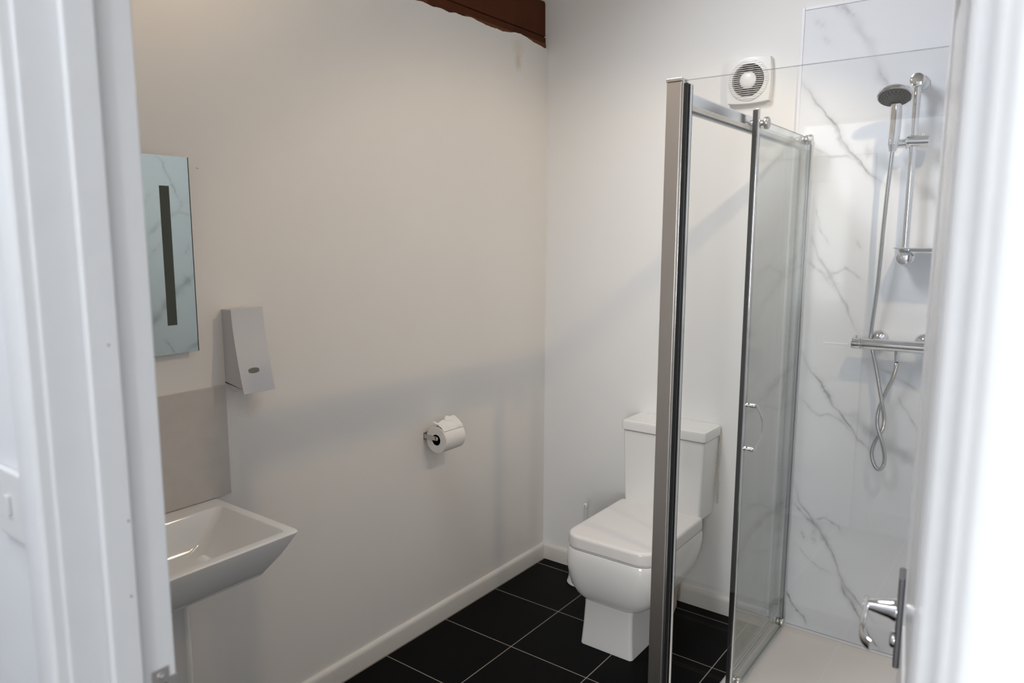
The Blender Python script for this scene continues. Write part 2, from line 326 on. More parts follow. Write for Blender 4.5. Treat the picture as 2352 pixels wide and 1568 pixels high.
# ================================================================ marble wall panels
VB = [
 ([(1.101, 2.108), (1.13, 2.079), (1.147, 2.047), (1.177, 2.014), (1.196, 1.987), (1.22, 1.958), (1.24, 1.938), (1.257, 1.895), (1.281, 1.857), (1.304, 1.833), (1.319, 1.817), (1.343, 1.779), (1.364, 1.763), (1.386, 1.743), (1.407, 1.732)],0.0035,0.75),
 ([(1.22, 1.958), (1.237, 1.927), (1.253, 1.888), (1.282, 1.849)],0.012,0.35),
 ([(1.318, 1.839), (1.352, 1.842), (1.395, 1.81), (1.466, 1.749), (1.535, 1.703), (1.577, 1.648)],0.032,0.33),
 ([(1.16, 1.875), (1.194, 1.854), (1.225, 1.834), (1.275, 1.838), (1.304, 1.825), (1.335, 1.79), (1.372, 1.756)],0.005,0.35),
 ([(1.166, 1.566), (1.185, 1.529), (1.205, 1.474), (1.232, 1.437), (1.263, 1.39), (1.293, 1.329), (1.335, 1.253), (1.36, 1.2)],0.006,0.4),
 ([(1.169, 1.473), (1.195, 1.443), (1.221, 1.42), (1.245, 1.39)],0.006,0.4),
 ([(1.235, 1.427), (1.268, 1.427), (1.298, 1.442), (1.326, 1.43), (1.348, 1.406)],0.006,0.38),
 ([(1.232, 1.433), (1.255, 1.398), (1.276, 1.363)],0.02,0.25),
 ([(1.183, 1.671), (1.187, 1.624), (1.212, 1.569), (1.234, 1.524)],0.003,0.28),
 ([(1.323, 1.542), (1.343, 1.513)],0.008,0.25),
 ([(1.164, 1.123), (1.199, 1.059), (1.24, 1.027), (1.263, 0.982), (1.284, 0.946), (1.315, 0.911), (1.351, 0.869), (1.377, 0.833), (1.401, 0.811), (1.425, 0.795)],0.0035,0.75),
 ([(1.237, 1.032), (1.257, 0.993), (1.283, 0.951)],0.012,0.4),
 ([(1.329, 0.913), (1.364, 0.909), (1.397, 0.877), (1.441, 0.844), (1.473, 0.824), (1.519, 0.802), (1.555, 0.784), (1.593, 0.739)],0.032,0.36),
 ([(1.169, 0.953), (1.208, 0.917), (1.243, 0.895), (1.272, 0.905), (1.306, 0.895), (1.331, 0.873), (1.361, 0.845)],0.006,0.32),
 ([(1.423, 1.105), (1.478, 1.075), (1.544, 1.04), (1.585, 1.024)],0.008,0.3),
 ([(1.486, 1.017), (1.516, 0.967), (1.559, 0.909), (1.576, 0.877)],0.003,0.35),
 ([(1.159, 0.627), (1.189, 0.55), (1.224, 0.507), (1.256, 0.472), (1.284, 0.428), (1.317, 0.382), (1.333, 0.348), (1.347, 0.297), (1.379, 0.251), (1.405, 0.221), (1.441, 0.189), (1.481, 0.151)],0.0045,0.5),
 ([(1.224, 0.507), (1.256, 0.472), (1.284, 0.428), (1.317, 0.382), (1.329, 0.354)],0.014,0.32),
 ([(1.348, 0.297), (1.371, 0.231), (1.397, 0.201), (1.419, 0.163), (1.443, 0.124), (1.485, 0.07), (1.502, 0.055)],0.0035,0.7),
 ([(1.351, 0.291), (1.386, 0.224), (1.42, 0.174)],0.02,0.2),
 ([(1.164, 0.544), (1.203, 0.502), (1.256, 0.472)],0.006,0.38),
 ([(1.249, 0.494), (1.279, 0.507), (1.309, 0.5), (1.328, 0.49), (1.34, 0.47)],0.005,0.42),
 ([(1.202, 0.436), (1.214, 0.41)],0.006,0.4),
 ([(1.247, 0.463), (1.248, 0.393)],0.014,0.2),
 ([(1.185, 0.374), (1.223, 0.34), (1.266, 0.312), (1.316, 0.293)],0.004,0.32),
 ([(1.154, 0.193), (1.176, 0.142), (1.2, 0.115), (1.222, 0.093), (1.243, 0.066)],0.005,0.72),
 ([(1.202, 2.358), (1.242, 2.326), (1.283, 2.273), (1.325, 2.21), (1.354, 2.124), (1.389, 2.062), (1.42, 2.033)],0.02,0.17),
 ([(1.193, 2.354), (1.221, 2.349), (1.251, 2.321), (1.273, 2.307)],0.008,0.25),
 ([(1.137, 2.315), (1.175, 2.287)],0.018,0.13),
 ([(1.17, 2.251), (1.201, 2.225)],0.016,0.13),
 ([(1.354, 2.124), (1.376, 2.094), (1.398, 2.056)],0.004,0.3),
 ([(1.062, 1.464), (1.017, 1.397), (0.997, 1.296)],0.005,0.2),
]
VR = [
 ([(-0.903, 1.066), (-0.853, 1.123), (-0.801, 1.179), (-0.736, 1.254), (-0.684, 1.299), (-0.637, 1.33)],0.03,0.5),
 ([(-0.887, 1.54), (-0.82, 1.608), (-0.771, 1.642), (-0.704, 1.676)],0.016,0.35),
 ([(-0.704, 1.676), (-0.681, 1.724), (-0.714, 1.78), (-0.738, 1.846), (-0.76, 1.879), (-0.769, 1.922), (-0.808, 1.963)],0.004,0.5),
 ([(-0.704, 1.676), (-0.636, 1.657)],0.006,0.35),
 ([(-0.883, 1.428), (-0.815, 1.506), (-0.777, 1.551), (-0.727, 1.579)],0.004,0.35),
 ([(-0.651, 1.498), (-0.684, 1.447)],0.008,0.35),
 ([(-0.825, 0.999), (-0.792, 0.953), (-0.763, 0.909)],0.005,0.5),
 ([(-0.893, 1.706), (-0.843, 1.774)],0.01,0.2),
]
VR2 = VR+[([(u-.95, z-.75) for u, z in q], w, d) for q, w, d in VB[:1]]
VR2 += [([(-1.0, .75), (-.8, .86), (-.62, .97), (-.4, 1.02), (-.2, 1.15)], .02, .4), ([(-.637, 1.33), (-.45, 1.42), (-.3, 1.55), (-.1, 1.62)], .028, .4), ([(-.2, 2.1), (-.4, 1.9), (-.55, 1.8)], .01, .4)]
def vein_field(U, V, veins):
    nz = np.zeros_like(U); n2 = np.zeros_like(U); sh = U.shape; Uf = U.ravel(); Vf = V.ravel(); du = np.empty(Uf.size); dv = np.empty(Uf.size)
    for i in range(Uf.size):
        p = (Uf[i]*26, Vf[i]*26, 0.0); q = noise.noise_vector(p); r = noise.noise_vector((Uf[i]*90, Vf[i]*90, 3.0)); du[i] = q.x*.0075+r.x*.0022; dv[i] = q.y*.0075+r.y*.0022
    u = Uf+du; v = Vf+dv; out = np.zeros(Uf.size)
    for pts, w, d in veins:
        best = np.full(Uf.size, 9.0); tt = np.zeros(Uf.size); P = np.array(pts); n = len(P)-1
        for k in range(n):
            a = P[k]; e = P[k+1]-a; L = e@e+1e-9; t = np.clip(((u-a[0])*e[0]+(v-a[1])*e[1])/L, 0, 1)
            dd = np.hypot(u-a[0]-t*e[0], v-a[1]-t*e[1]); m = dd < best; best[m] = dd[m]; tt[m] = ((k+t)/n)[m]
        ends = np.clip(np.minimum(tt, 1-tt)*7, .18, 1)
        mod = .72+.28*np.sin(tt*17+len(pts))
        ww = np.maximum(w, .0042)*(.55+.45*ends)*.5*(1.15+.35*np.sin(tt*29+w*900))
        core = np.exp(-(best/(ww*1.05))**2)*d*mod*ends
        halo = np.exp(-(best/(ww+.010))**2)*d*.16
        out = 1-(1-out)*(1-np.clip(core, 0, 1))*(1-halo)
    return out.reshape(sh)
def marble_panel(name, axis, u0, u1, z0, z1, plane, thick, veins, step):
    nu = int((u1-u0)/step)+1; nv = int((z1-z0)/step)+1
    us = np.linspace(u0, u1, nu); vs = np.linspace(z0, z1, nv); U, V = np.meshgrid(us, vs)
    F = vein_field(U, V, veins).ravel()
    if axis == 'y': vert = [(a, plane, c) for a, c in zip(U.ravel(), V.ravel())]; back = plane+thick; corner = [(u0, back, z0), (u1, back, z0), (u1, back, z1), (u0, back, z1)]
    else: vert = [(plane, a, c) for a, c in zip(U.ravel(), V.ravel())]; back = plane+thick; corner = [(back, u0, z0), (back, u1, z0), (back, u1, z1), (back, u0, z1)]
    g = np.arange(nu*nv).reshape(nv, nu); q = np.stack([g[:-1, :-1], g[:-1, 1:], g[1:, 1:], g[1:, :-1]], -1).reshape(-1, 4)
    if axis == 'x': q = q[:, ::-1]
    nn = nu*nv; c = [nn, nn+1, nn+2, nn+3]; fr = [g[0, 0], g[0, -1], g[-1, -1], g[-1, 0]]
    faces = [tuple(int(z) for z in x) for x in q]
    side = [(fr[0], c[0], c[1], fr[1]), (fr[1], c[1], c[2], fr[2]), (fr[2], c[2], c[3], fr[3]), (fr[3], c[3], c[0], fr[0]), tuple(reversed(c))]
    if axis == 'x': side = [tuple(reversed(s)) for s in side]
    faces += [tuple(int(z) for z in s) for s in side]
    me = bpy.data.meshes.new(name); me.from_pydata(vert+corner, [], faces)
    at = me.attributes.new('vein', 'FLOAT', 'POINT'); at.data.foreach_set('value', np.concatenate([F, np.zeros(4)]).astype(np.float32))
    me.materials.append(MARBLE); o = bpy.data.objects.new(name, me); C.objects.link(o); return o
MARBLE = mat('veined_marble_laminate', (.845, .875, .92), .13, noisec=.07, nscale=4, coat=.2); nt = MARBLE.node_tree; pb = nt.nodes['Principled BSDF']
src = pb.inputs['Base Color'].links[0].from_socket; an = nt.nodes.new('ShaderNodeAttribute'); an.attribute_name = 'vein'
mx = nt.nodes.new('ShaderNodeMix'); mx.data_type = 'RGBA'; nt.links.new(an.outputs['Fac'], mx.inputs[0]); nt.links.new(src, mx.inputs[6]); mx.inputs[7].default_value = (.14, .145, .145, 1); nt.links.new(mx.outputs[2], pb.inputs['Base Color'])
o = marble_panel('marble_wall_panel', 'y', 1.106, 1.957, .046, 2.350, -.006, .006, VB, .0032)
tag(o, 'glossy white marble-effect panel with grey veins behind the shower riser rail', 'wall panel')
b = B(); b.box(1.094, 1.106, -.009, 0, .046, 2.362); b.box(1.106, 1.957, -.009, 0, 2.350, 2.362); b.make('edge_trim', TRIMW, o, bev=.002)
o = marble_panel('marble_wall_panel', 'x', -1.30, -.0065, .046, 2.350, 1.959, .006, VR2, .008)
tag(o, 'marble-effect panel on the side wall of the shower, seen in the mirror', 'wall panel')

# ================================================================ doorway
tr = bpy.data.objects.new('trim_2', None); C.objects.link(tr); tr.location = (XA, YC, 0); struct(tr, 'white gloss painted door frame')
b = B()
b.box(XA-.025, XA, YC-.003, -2.385, 0, DH); b.box(XB, XB+.025, YC-.003, -2.385, 0, DH); b.box(XA-.025, XB+.025, YC-.003, -2.385, DH, DH+.025)
b.make('frame_lining', GLOSS, tr, bev=.0028)
b = B(); b.box(XA, XA+.0130, -2.467, -2.4315, 0, DH); b.box(XB-.013, XB, -2.467, -2.4315, 0, DH); b.box(XA+.013, XB-.013, -2.467, -2.4315, DH-.013, DH)
b.make('door_stop', GLOSS, tr, bev=.0035)
def arch(b, x0, x1, z0, z1, horiz=False):
    p = [(0, 0), (0, -.014), (.003, -.0170), (.008, -.018), (.046, -.018), (.052, -.0165), (.056, -.013), (.058, -.008), (.058, 0)]
    if not horiz:
        s = 1 if x1 > x0 else -1; r = [[(x0+s*d, YC+y, z) for d, y in p] for z in (z0, z1)]
    else: r = [[(x, YC+y, z0+d) for d, y in p] for x in (x0, x1)]
    b.loft(r)
b = B(); arch(b, XA-.006, XA-.064, 0, DH+.064); b.make('architrave', GLOSS, tr, bev=.0015)
b = B(); arch(b, XB+.006, XB+.064, 0, DH+.064); b.make('architrave', GLOSS, tr, bev=.0015)
b = B(); arch(b, XA-.006, XB+.006, DH+.006, 0, True); b.make('architrave', GLOSS, tr, bev=.0015)
b = B()
for y, z, x in ((-2.4446, 1.434, XA+.0131), (-2.4405, 1.128, XA+.0131), (-2.4405, 1.010, XA+.0131), (-2.4372, 1.222, XA+.0131)):
    b.cyl((x-.0005, y, z), (x+.0004, y, z), .0011, n=10)
b.make('nail_hole', mat('nail_hole_rust', (.05, .02, .015), .8), tr)
sp = thing('strike_plate', 'small steel latch strike plate screwed to the white door jamb', 'strike plate', (XA, -2.405, .95))
b = B(); b.box(XA+.0001, XA+.0018, -2.4175, -2.3955, .86, 1.0115); b.box(XA+.0001, XA+.0018, -2.3955, -2.3842, .885, .996); b.make('plate', STEEL, sp, bev=.0005)
b = B(); b.lathe((XA+.0015, -2.4065, 1.003), (1, 0, 0), [(.0045, 0), (.0045, .0012), (.003, .0018), (.0015, .0008), (0, .0008)], n=20); b.make('screw', CHROME, sp, smooth=True)
b = B(); b.box(XA+.0015, XA+.0022, -2.412, -2.399, .90, .990); b.make('latch_hole', mat('latch_hole_dark', (.03, .008, .005), .8), sp)
sw = thing('light_switch', 'white plastic light switch plate on the wall left of the door frame', 'light switch', (.92, YC, 1.19))
b = B(); b.box(.877, .963, YC-.009, YC-.0002, 1.192, 1.278); b.make('switch_plate', PLAST, sw, bev=.003)
b = B(); b.box(.914, .926, YC-.013, YC-.009, 1.223, 1.247); b.make('rocker', PLAST, sw, bev=.001)

def leaf(b, W, H, t=.038):
    """moulded four panel leaf in local axes: x along, y 0 = front, -t = back"""
    g = .0055; st = .11; mid = .10; b.box(0, W, -t+g, -g, 0, H)
    cols = [(st, W/2-mid/2), (W/2+mid/2, W-st)]; rows = [(.20, .80), (.98, H-.12)]
    for s in (0, 1):
        y0, y1 = (-g, 0) if s == 0 else (-t, -t+g)
        b.box(0, st, y0, y1, 0, H); b.box(W-st, W, y0, y1, 0, H); b.box(W/2-mid/2, W/2+mid/2, y0, y1, 0, H)
        for (a, c) in cols:
            for (z0, z1) in ((0, .20), (.80, .98), (H-.12, H)): b.box(a, c, y0, y1, z0, z1)
            for (z0, z1) in rows:
                yo = -g if s == 0 else -t+g; yi = -.001 if s == 0 else -t+.001
                b.loft([[(a+k, y, z0+k), (c-k, y, z0+k), (c-k, y, z1-k), (a+k, y, z1-k)] for k, y in ((.022, yo), (.05, yi))])
def xf(b, org, u, n):
    o = Vector(org); u = Vector(u); n = Vector(n); b.v = [tuple(o+u*x+n*y+Vector((0, 0, z))) for x, y, z in b.v]; return b
U = Vector((-.1480, .9890, 0)); NL = Vector((-.9890, -.1480, 0)); ORG = Vector((1.757, -1.560, 0))-U*.829
d1 = bpy.data.objects.new('door_1', None); C.objects.link(d1); d1.location = ORG; struct(d1, 'white door standing open into the bathroom on the right')
b = B(); leaf(b, .829, 1.985); b.v = [(x, y, z+.008) for x, y, z in b.v]; xf(b, ORG, U, NL).make('door_leaf', DOORP, d1, bev=.0012)
for z in (.25, 1.75):
    b = B(); b.cyl((-.002, .006, z-.045), (-.002, .006, z+.045), .0055); xf(b, ORG, U, NL).make('hinge', STEEL, d1)
S = .829-.068
dh = B(); dh.box(S-.021, S+.021, 0, .0085, .905, 1.052); hp = xf(dh, ORG, U, NL).make('lever_plate', mat('dark_reflection_plate', (.27, .27, .28), .3, 1.0, nscale=30), d1, bev=.0025)  # dark reflections in the chrome plate are painted into its base colour
b = B(); b.lathe((S, .0085, .990), (0, 1, 0), [(.0185, 0), (.0185, .002), (.0150, .010), (.0105, .030), (.0085, .0405), (.0085, .046)], n=30)
xf(b, ORG, U, NL).make('handle_neck', CHROME, hp, smooth=True)
b = B(); pts = [(S+.012, .050, .991), (S, .0505, .991), (S-.03, .051, .990), (S-.07, .0525, .987), (S-.092, .0515, .984), (S-.105, .0465, .982), (S-.113, .039, .981)]
b.tube(catmull(pts, 6), .0092, n=16, ref=(0, 0, 1), flat=.42); xf(b, ORG, U, NL).make('handle_lever', CHROME, hp, smooth=True)
b = B(); b.lathe((S, .0085, .942), (0, 1, 0), [(.0135, 0), (.0135, .0035), (.0115, .006), (.007, .0068), (0, .007)], n=28); xf(b, ORG, U, NL).make('turn_escutcheon', CHROME, hp, smooth=True)
# closed door across the passage
b = B(); leaf(b, .76, 1.96); b.v = [(.36+x, YO+.006+(-y), z+.006) for x, y, z in b.v]; b.v = [(x, y-.0, z) for x, y, z in b.v]
d2 = b.make('door_2', DOORP, bev=.0012); struct(d2, 'closed white panelled door across the passage')
b = B(); b.cyl((1.055, YO+.044, 1.0), (1.055, YO+.085, 1.0), .009); b.cyl((1.06, YO+.085, 1.0), (.94, YO+.085, 1.0), .008); b.make('door_handle', CHROME, d2, smooth=True)
b = B()
for a in ((.29, .355, 0, 2.035), (1.125, 1.195, 0, 2.035)): b.box(a[0], a[1], YO, YO+.02, a[2], a[3])
b.box(.355, 1.125, YO, YO+.02, 1.97, 2.035); struct(b.make('trim_3', GLOSS, bev=.003), 'white architrave of the closed passage door')

# ================================================================ lamps in the room
for (x, y, lab) in ((1.80, -.75, 'ceiling spot fitting over the shower side of the room'), (.42, -1.80, 'ceiling spot fitting over the basin')):
    HC = min(zr(x), zr(1.15))-.001; t = thing('ceiling_spotlight', lab, 'ceiling light', (x, y, HC), 'ceiling spotlights')
    b = B(); b.lathe((x, y, HC), (0, 0, -1), [(.045, 0), (.045, .008), (.02, .016), (.007, .018), (.007, HC-2.575)], n=30); b.make('ceiling_rose', CHROME, t, smooth=True)
    b = B(); b.lathe((x, y, 2.585), (0, 0, -1), [(.012, 0), (.03, .012), (.036, .045), (.038, .085), (.034, .085), (.032, .045), (.02, .018), (0, .016)], n=30); b.make('lamp_shade', CHROME, t, smooth=True)

# ================================================================ toilet
t = thing('toilet', 'white close-coupled toilet with squared closed lid beside the shower post', 'toilet', (.67, -.35, 0))
def R_(z, xc, hw, yf, yb, rf, rb=.02): return rrect(xc-hw, xc+hw, yf, yb, z, (rf, rf, rb, rb), 8)
b = B(); b.loft([R_(0, .660, .110, -.551, -.205, .014), R_(.004, .660, .1105, -.552, -.205, .014), R_(.09, .661, .104, -.549, -.205, .014), R_(.16, .662, .101, -.547, -.205, .014), R_(.19, .663, .102, -.545, -.205, .014)]); b.make('pedestal', CERAM, t, smooth=True, wn=True)
b = B(); b.loft([R_(.178, .666, .070, -.515, -.24, .03, .03), R_(.186, .667, .108, -.549, -.225, .06, .04), R_(.196, .668, .136, -.568, -.212, .07, .04), R_(.215, .670, .157, -.583, -.200, .078, .04), R_(.245, .672, .174, -.597, -.185, .082, .04), R_(.285, .674, .184, -.606, -.165, .082, .035),
    R_(.325, .675, .188, -.610, -.140, .078, .03), R_(.36, .676, .188, -.609, -.125, .074, .03), R_(.388, .676, .186, -.606, -.12, .070, .03), R_(.396, .676, .183, -.603, -.12, .068, .03), R_(.397, .676, .170, -.590, -.12, .06, .02)])
b.make('bowl', CERAM, t, smooth=True)
b = B(); b.loft([R_(.3985, .676, .181, -.600, -.135, .068, .02), R_(.4025, .676, .181, -.600, -.135, .068, .02)]); b.make('seat', SEATM, t, smooth=True)
b = B(); b.loft([R_(.4040, .676, .183, -.601, -.128, .068, .022), R_(.4065, .676, .1845, -.603, -.127, .070, .022), R_(.438, .676, .1835, -.6015, -.1275, .069, .022), R_(.4455, .676, .181, -.599, -.130, .066, .02), R_(.4490, .676, .176, -.594, -.134, .061, .018), R_(.4505, .676, .165, -.583, -.142, .05, .015)]); b.make('lid', SEATM, t, smooth=True, wn=True)
b = B(); b.loft([R_(.425, .681, .150, -.135, -.004, .012, .005), R_(.432, .681, .166, -.148, -.003, .012, .005), R_(.50, .6815, .171, -.152, -.002, .012, .005), R_(.755, .6825, .178, -.158, -.002, .012, .005)]); b.make('cistern', CERAM, t, smooth=True, wn=True)
b = B(); b.loft([R_(.7575, .6830, .180, -.160, -.001, .012, .005), R_(.762, .683, .1835, -.165, -.001, .012, .005), R_(.789, .683, .1840, -.166, -.001, .012, .005), R_(.797, .683, .181, -.163, -.001, .012, .005), R_(.800, .683, .172, -.154, -.001, .01, .005)])
cl = b.make('cistern_lid', CERAM, t, smooth=True, wn=True)
b = B(); b.cyl((.683, -.083, .800), (.683, -.083, .806), .019); b.make('flush_button', CHROME, cl, smooth=True, bev=.001)
# rough unglazed rear of the pan
rr = random.Random(2); rings = []
for z, x1, yb, yf in ((0, .752, -.130, -.204), (.03, .757, -.112, -.204), (.08, .760, -.120, -.204), (.14, .766, -.105, -.204), (.19, .772, -.098, -.204), (.22, .766, -.112, -.204), (.26, .765, -.120, -.21), (.30, .790, -.110, -.19), (.34, .800, -.085, -.17), (.37, .806, -.060, -.16), (.395, .812, -.03, -.15), (.424, .815, -.02, -.14)):
    rings.append([(.575, yf, z), (x1, yf, z), (x1, (yb+yf)/2, z), (x1-.006, yb, z), (.58, yb, z)])
b = B(); b.loft(rings); o = b.make('rear_outlet', TAN, t, smooth=True); o['label'] = 'unglazed beige rear edge of the pan'
b = B(); pts = [(.8645+.002*noise.noise((z*50, 0, 0))+.0015*rr.uniform(-1, 1), -.006-.003*abs(noise.noise((z*30, 4, 1))), z) for z in np.linspace(.47, .79, 60)]
b.tube(pts, .0035, n=8); b.make('sealant_bead', mat('ragged_sealant', (.68, .62, .54), .8, noisec=.3, nscale=60, bump=.6, bscale=90), t, smooth=True)

t = thing('toilet_brush', 'white toilet brush in a flared holder in the corner beside the toilet', 'toilet brush', (.289, -.12, 0))
b = B(); b.lathe((.289, -.12, .001), (0, 0, 1), [(.0, 0), (.060, 0), (.0625, .004), (.060, .010), (.055, .03), (.048, .08), (.045, .12), (.0465, .125), (.040, .126), (.039, .11), (0, .10)], n=44); b.make('holder', PLAST, t, smooth=True)
b = B(); b.tube(catmull([(.289, -.12, .10), (.292, -.12, .2), (.296, -.12, .30), (.298, -.12, .345), (.303, -.121, .368), (.309, -.121, .372), (.312, -.121, .364), (.310, -.121, .354)], 6), .0052, n=12); b.make('handle', PLAST, t, smooth=True)

# ================================================================ basin
t = thing('washbasin', 'white ceramic pedestal washbasin on the left wall below the mirror', 'washbasin', (.18, -1.975, 0))
def Q_(z, x0, x1, ya, yb, rw, rf): return rrect(x0, x1, ya, yb, z, (rw, rf, rf, rw), 6)
b = B(); b.loft([Q_(.668, .02, .275, -2.165, -1.795, .02, .03), Q_(.672, .004, .300, -2.180, -1.778, .006, .03), Q_(.684, .001, .322, -2.196, -1.758, .005, .028), Q_(.70, .001, .334, -2.204, -1.750, .005, .027), Q_(.735, .001, .360, -2.222, -1.731, .005, .025), Q_(.77, .001, .379, -2.238, -1.714, .005, .022),
    Q_(.790, .001, .3885, -2.246, -1.7055, .005, .018), Q_(.7965, .001, .3905, -2.248, -1.7035, .005, .016), Q_(.8000, .001, .3880, -2.2455, -1.7060, .005, .013), Q_(.8008, .003, .3840, -2.2415, -1.710, .004, .011),
    Q_(.8008, .066, .3680, -2.222, -1.729, .018, .016), Q_(.7990, .069, .3655, -2.219, -1.732, .018, .018), Q_(.790, .074, .3600, -2.212, -1.739, .02, .02), Q_(.74, .092, .335, -2.165, -1.785, .024, .03), Q_(.712, .105, .315, -2.13, -1.82, .03, .04), Q_(.700, .125, .285, -2.09, -1.86, .03, .04), Q_(.695, .15, .24, -2.02, -1.93, .02, .03)])
b.make('bowl', CERAM, t, smooth=True, wn=True)
b = B(); b.loft([rrect(.002, .205, -2.068, -1.884, z, (.01, .07, .07, .01), 8) for z in (0, .62)]+[rrect(.002, .24, -2.10, -1.85, .672, (.01, .07, .07, .01), 8)]); b.make('pedestal', CERAM, t, smooth=True)
b = B(); b.lathe((.205, -1.975, .6952), (0, 0, 1), [(0.0, .001), (.014, .001), (.016, .003), (.021, .003), (.022, .0)], n=28); b.make('waste', CHROME, t, smooth=True)
tp = thing('basin_tap', 'chrome mixer tap standing on the back ledge of the washbasin', 'tap', (.034, -2.06, .8008))
b = B(); b.lathe((.034, -2.06, .8008), (0, 0, 1), [(.024, 0), (.024, .005), (.019, .010), (.018, .10), (0, .10)], n=28); b.cyl((.034, -2.06, .86), (.135, -2.06, .885), .010, .009); b.make('tap_body', CHROME, tp, smooth=True)
b = B(); b.cyl((.034, -2.06, .9009), (.034, -2.06, .915), .018); b.cyl((.034, -2.06, .914), (.09, -2.06, .935), .005); b.make('tap_lever', CHROME, tp, smooth=True)
b = B(); b.box(.0002, .009, -2.285, -1.6575, .8025, 1.1265); o = b.make('splashback_tile', SPLASH, bev=.0006)
tag(o, 'large greige stone-look splashback tile on the wall behind the basin', 'tile')
o['label'] = 'large greige stone-look splashback tile on the wall above the basin'

m = thing('bathroom_mirror', 'rectangular wall mirror with dark frosted light strips above the basin', 'mirror', (0, -1.975, 1.5))
b = B(); b.box(.0252, .030, -2.206, -1.744, 1.241, 1.760); o = b.make('mirror_glass', MIRR, m, mats=[GEDGE]); 
for p in o.data.polygons:
    if abs(p.normal.x) < .5: p.material_index = 1
b = B(); b.box(.0002, .0250, -2.196, -1.7475, 1.245, 1.756); b.make('backing', mat('mirror_backing', (.45, .46, .45), .4, nscale=8), m)
for y0 in (-1.8285, -2.149):
    b = B(); b.box(.0299, .0303, y0, y0+.0265, 1.318, 1.683); o = b.make('light_strip', SLIT, m); o['label'] = 'dark frosted light strip'

# ================================================================ soap / towel dispenser
t = thing('soap_dispenser', 'white wall dispenser with a sloping front and small grey window, right of the mirror', 'dispenser', (0, -1.60, 1.23))
def cx(z): s = (1.350-z)/.238; return .050+.045*s**1.45
b = B(); rings = []
for z in np.linspace(1.122, 1.347, 24): rings.append([(.0003, -1.6525, z), (cx(z)-.004, -1.6525, z), (cx(z)-.004, -1.5555, z), (.0003, -1.5555, z)])
rings = [[(.0003, -1.6525, 1.135), (.045, -1.6525, 1.112), (.045, -1.5555, 1.112), (.0003, -1.5555, 1.135)]]+rings
rings[1] = [(.0003, -1.6525, 1.137), rings[1][1], rings[1][2], (.0003, -1.5555, 1.137)]
b.loft(rings); b.make('dispenser_body', DISPM, t, smooth=True, bev=.0008)
b = B(); rings = []
for z in np.linspace(1.110, 1.350, 26): rings.append([(cx(z)-.0035, -1.6560, z), (cx(z)+.001, -1.6560, z), (cx(z)+.001, -1.5520, z), (cx(z)-.0035, -1.5520, z)])
b.loft(rings); cv = b.make('front_cover', DISPM, t, smooth=True, bev=.0008)
b = B(); pts = []
for i in range(32):
    a = 2*math.pi*i/32; yy = .0175*max(-1, min(1, 1.25*math.cos(a))); zz = .0078*math.sin(a)*(1-.12*(yy/.0175)**2); pts.append((yy, zz))
b.loft([[(cx(1.172+dz)+e, -1.6105+dy, 1.172+dz) for dy, dz in pts] for e in (.0005, .0014)]); b.make('level_window', mat('olive_window', (.16, .155, .12), .3), cv)

# ================================================================ toilet roll on its holder
ry, rx, rz = -.7680, .0610, .7840
t = thing('toilet_roll_holder', 'brushed steel bracket on the left wall holding the white toilet roll', 'toilet roll holder', (0, ry, .79))
b = B(); b.box(.0002, .003, -.832, -.800, .776, .806); b.box(.003, .066, -.8295, -.8275, .7825, .7985); b.cyl((.066, -.8295, .7905), (.066, -.8275, .7905), .008)
b.make('bracket', STEEL, t, bev=.0006)
b = B(); b.cyl((.066, -.8275, .7905), (.066, -.708, .7905), .0045); b.make('pin', CHROME, t, smooth=True)
b = B(); b.lathe((.066, -.8296, .7905), (0, -1, 0), [(.0035, 0), (.003, .0012), (0, .0015)], n=16); b.make('rivet', CHROME, t, smooth=True)
t = thing('toilet_roll', 'white toilet paper roll with a crumpled loose end on the left wall', 'toilet roll', (rx, ry, rz))
b = B(); R = .0512; r0 = .0195; y0, y1 = -.8245, -.7115
b.lathe((rx, y0, rz), (0, 1, 0), [(r0+.0015, .0), (R-.001, 0), (R, .001), (R+.0005, .055), (R, .112), (R-.001, .113), (r0+.0015, .113), (r0+.0015, 0)], n=72); b.make('paper', PAPER, t, smooth=True)
b = B(); b.lathe((rx, y0, rz), (0, 1, 0), [(r0, .0005), (r0+.0014, .0005), (r0+.0014, .1125), (r0, .1125), (r0, .0005)], n=48); b.make('core', CARD, t, smooth=True)
v = []; f = []; NU, NV = 26, 14
for i in range(NU+1):
    for j in range(NV+1):
        u = i/NU; s = j/NV; y = y0-.002+u*.122; a = math.radians(112-s*70); k = noise.noise((u*5, s*4, 3)); k2 = noise.noise((u*11, s*9, 8))
        rad = R+.003+.014*(1-s)*(.55+.9*u**1.5)*max(0, .8+k*1.3)+.003*k2+.012*max(0, math.sin(u*9+1))*(1-s)*.6
        y += .010*k*(1-s)
        v.append((rx+rad*math.cos(a)-.002, y-.012*(u-.5)*s, rz+rad*math.sin(a)))
for i in range(NU):
    for j in range(NV): q = i*(NV+1)+j; f.append((q, q+1, q+NV+2, q+NV+1))
o = obj('loose_end', v, f, PAPER, t, smooth=True); sm = o.modifiers.new('thick', 'SOLIDIFY'); sm.thickness = .0006

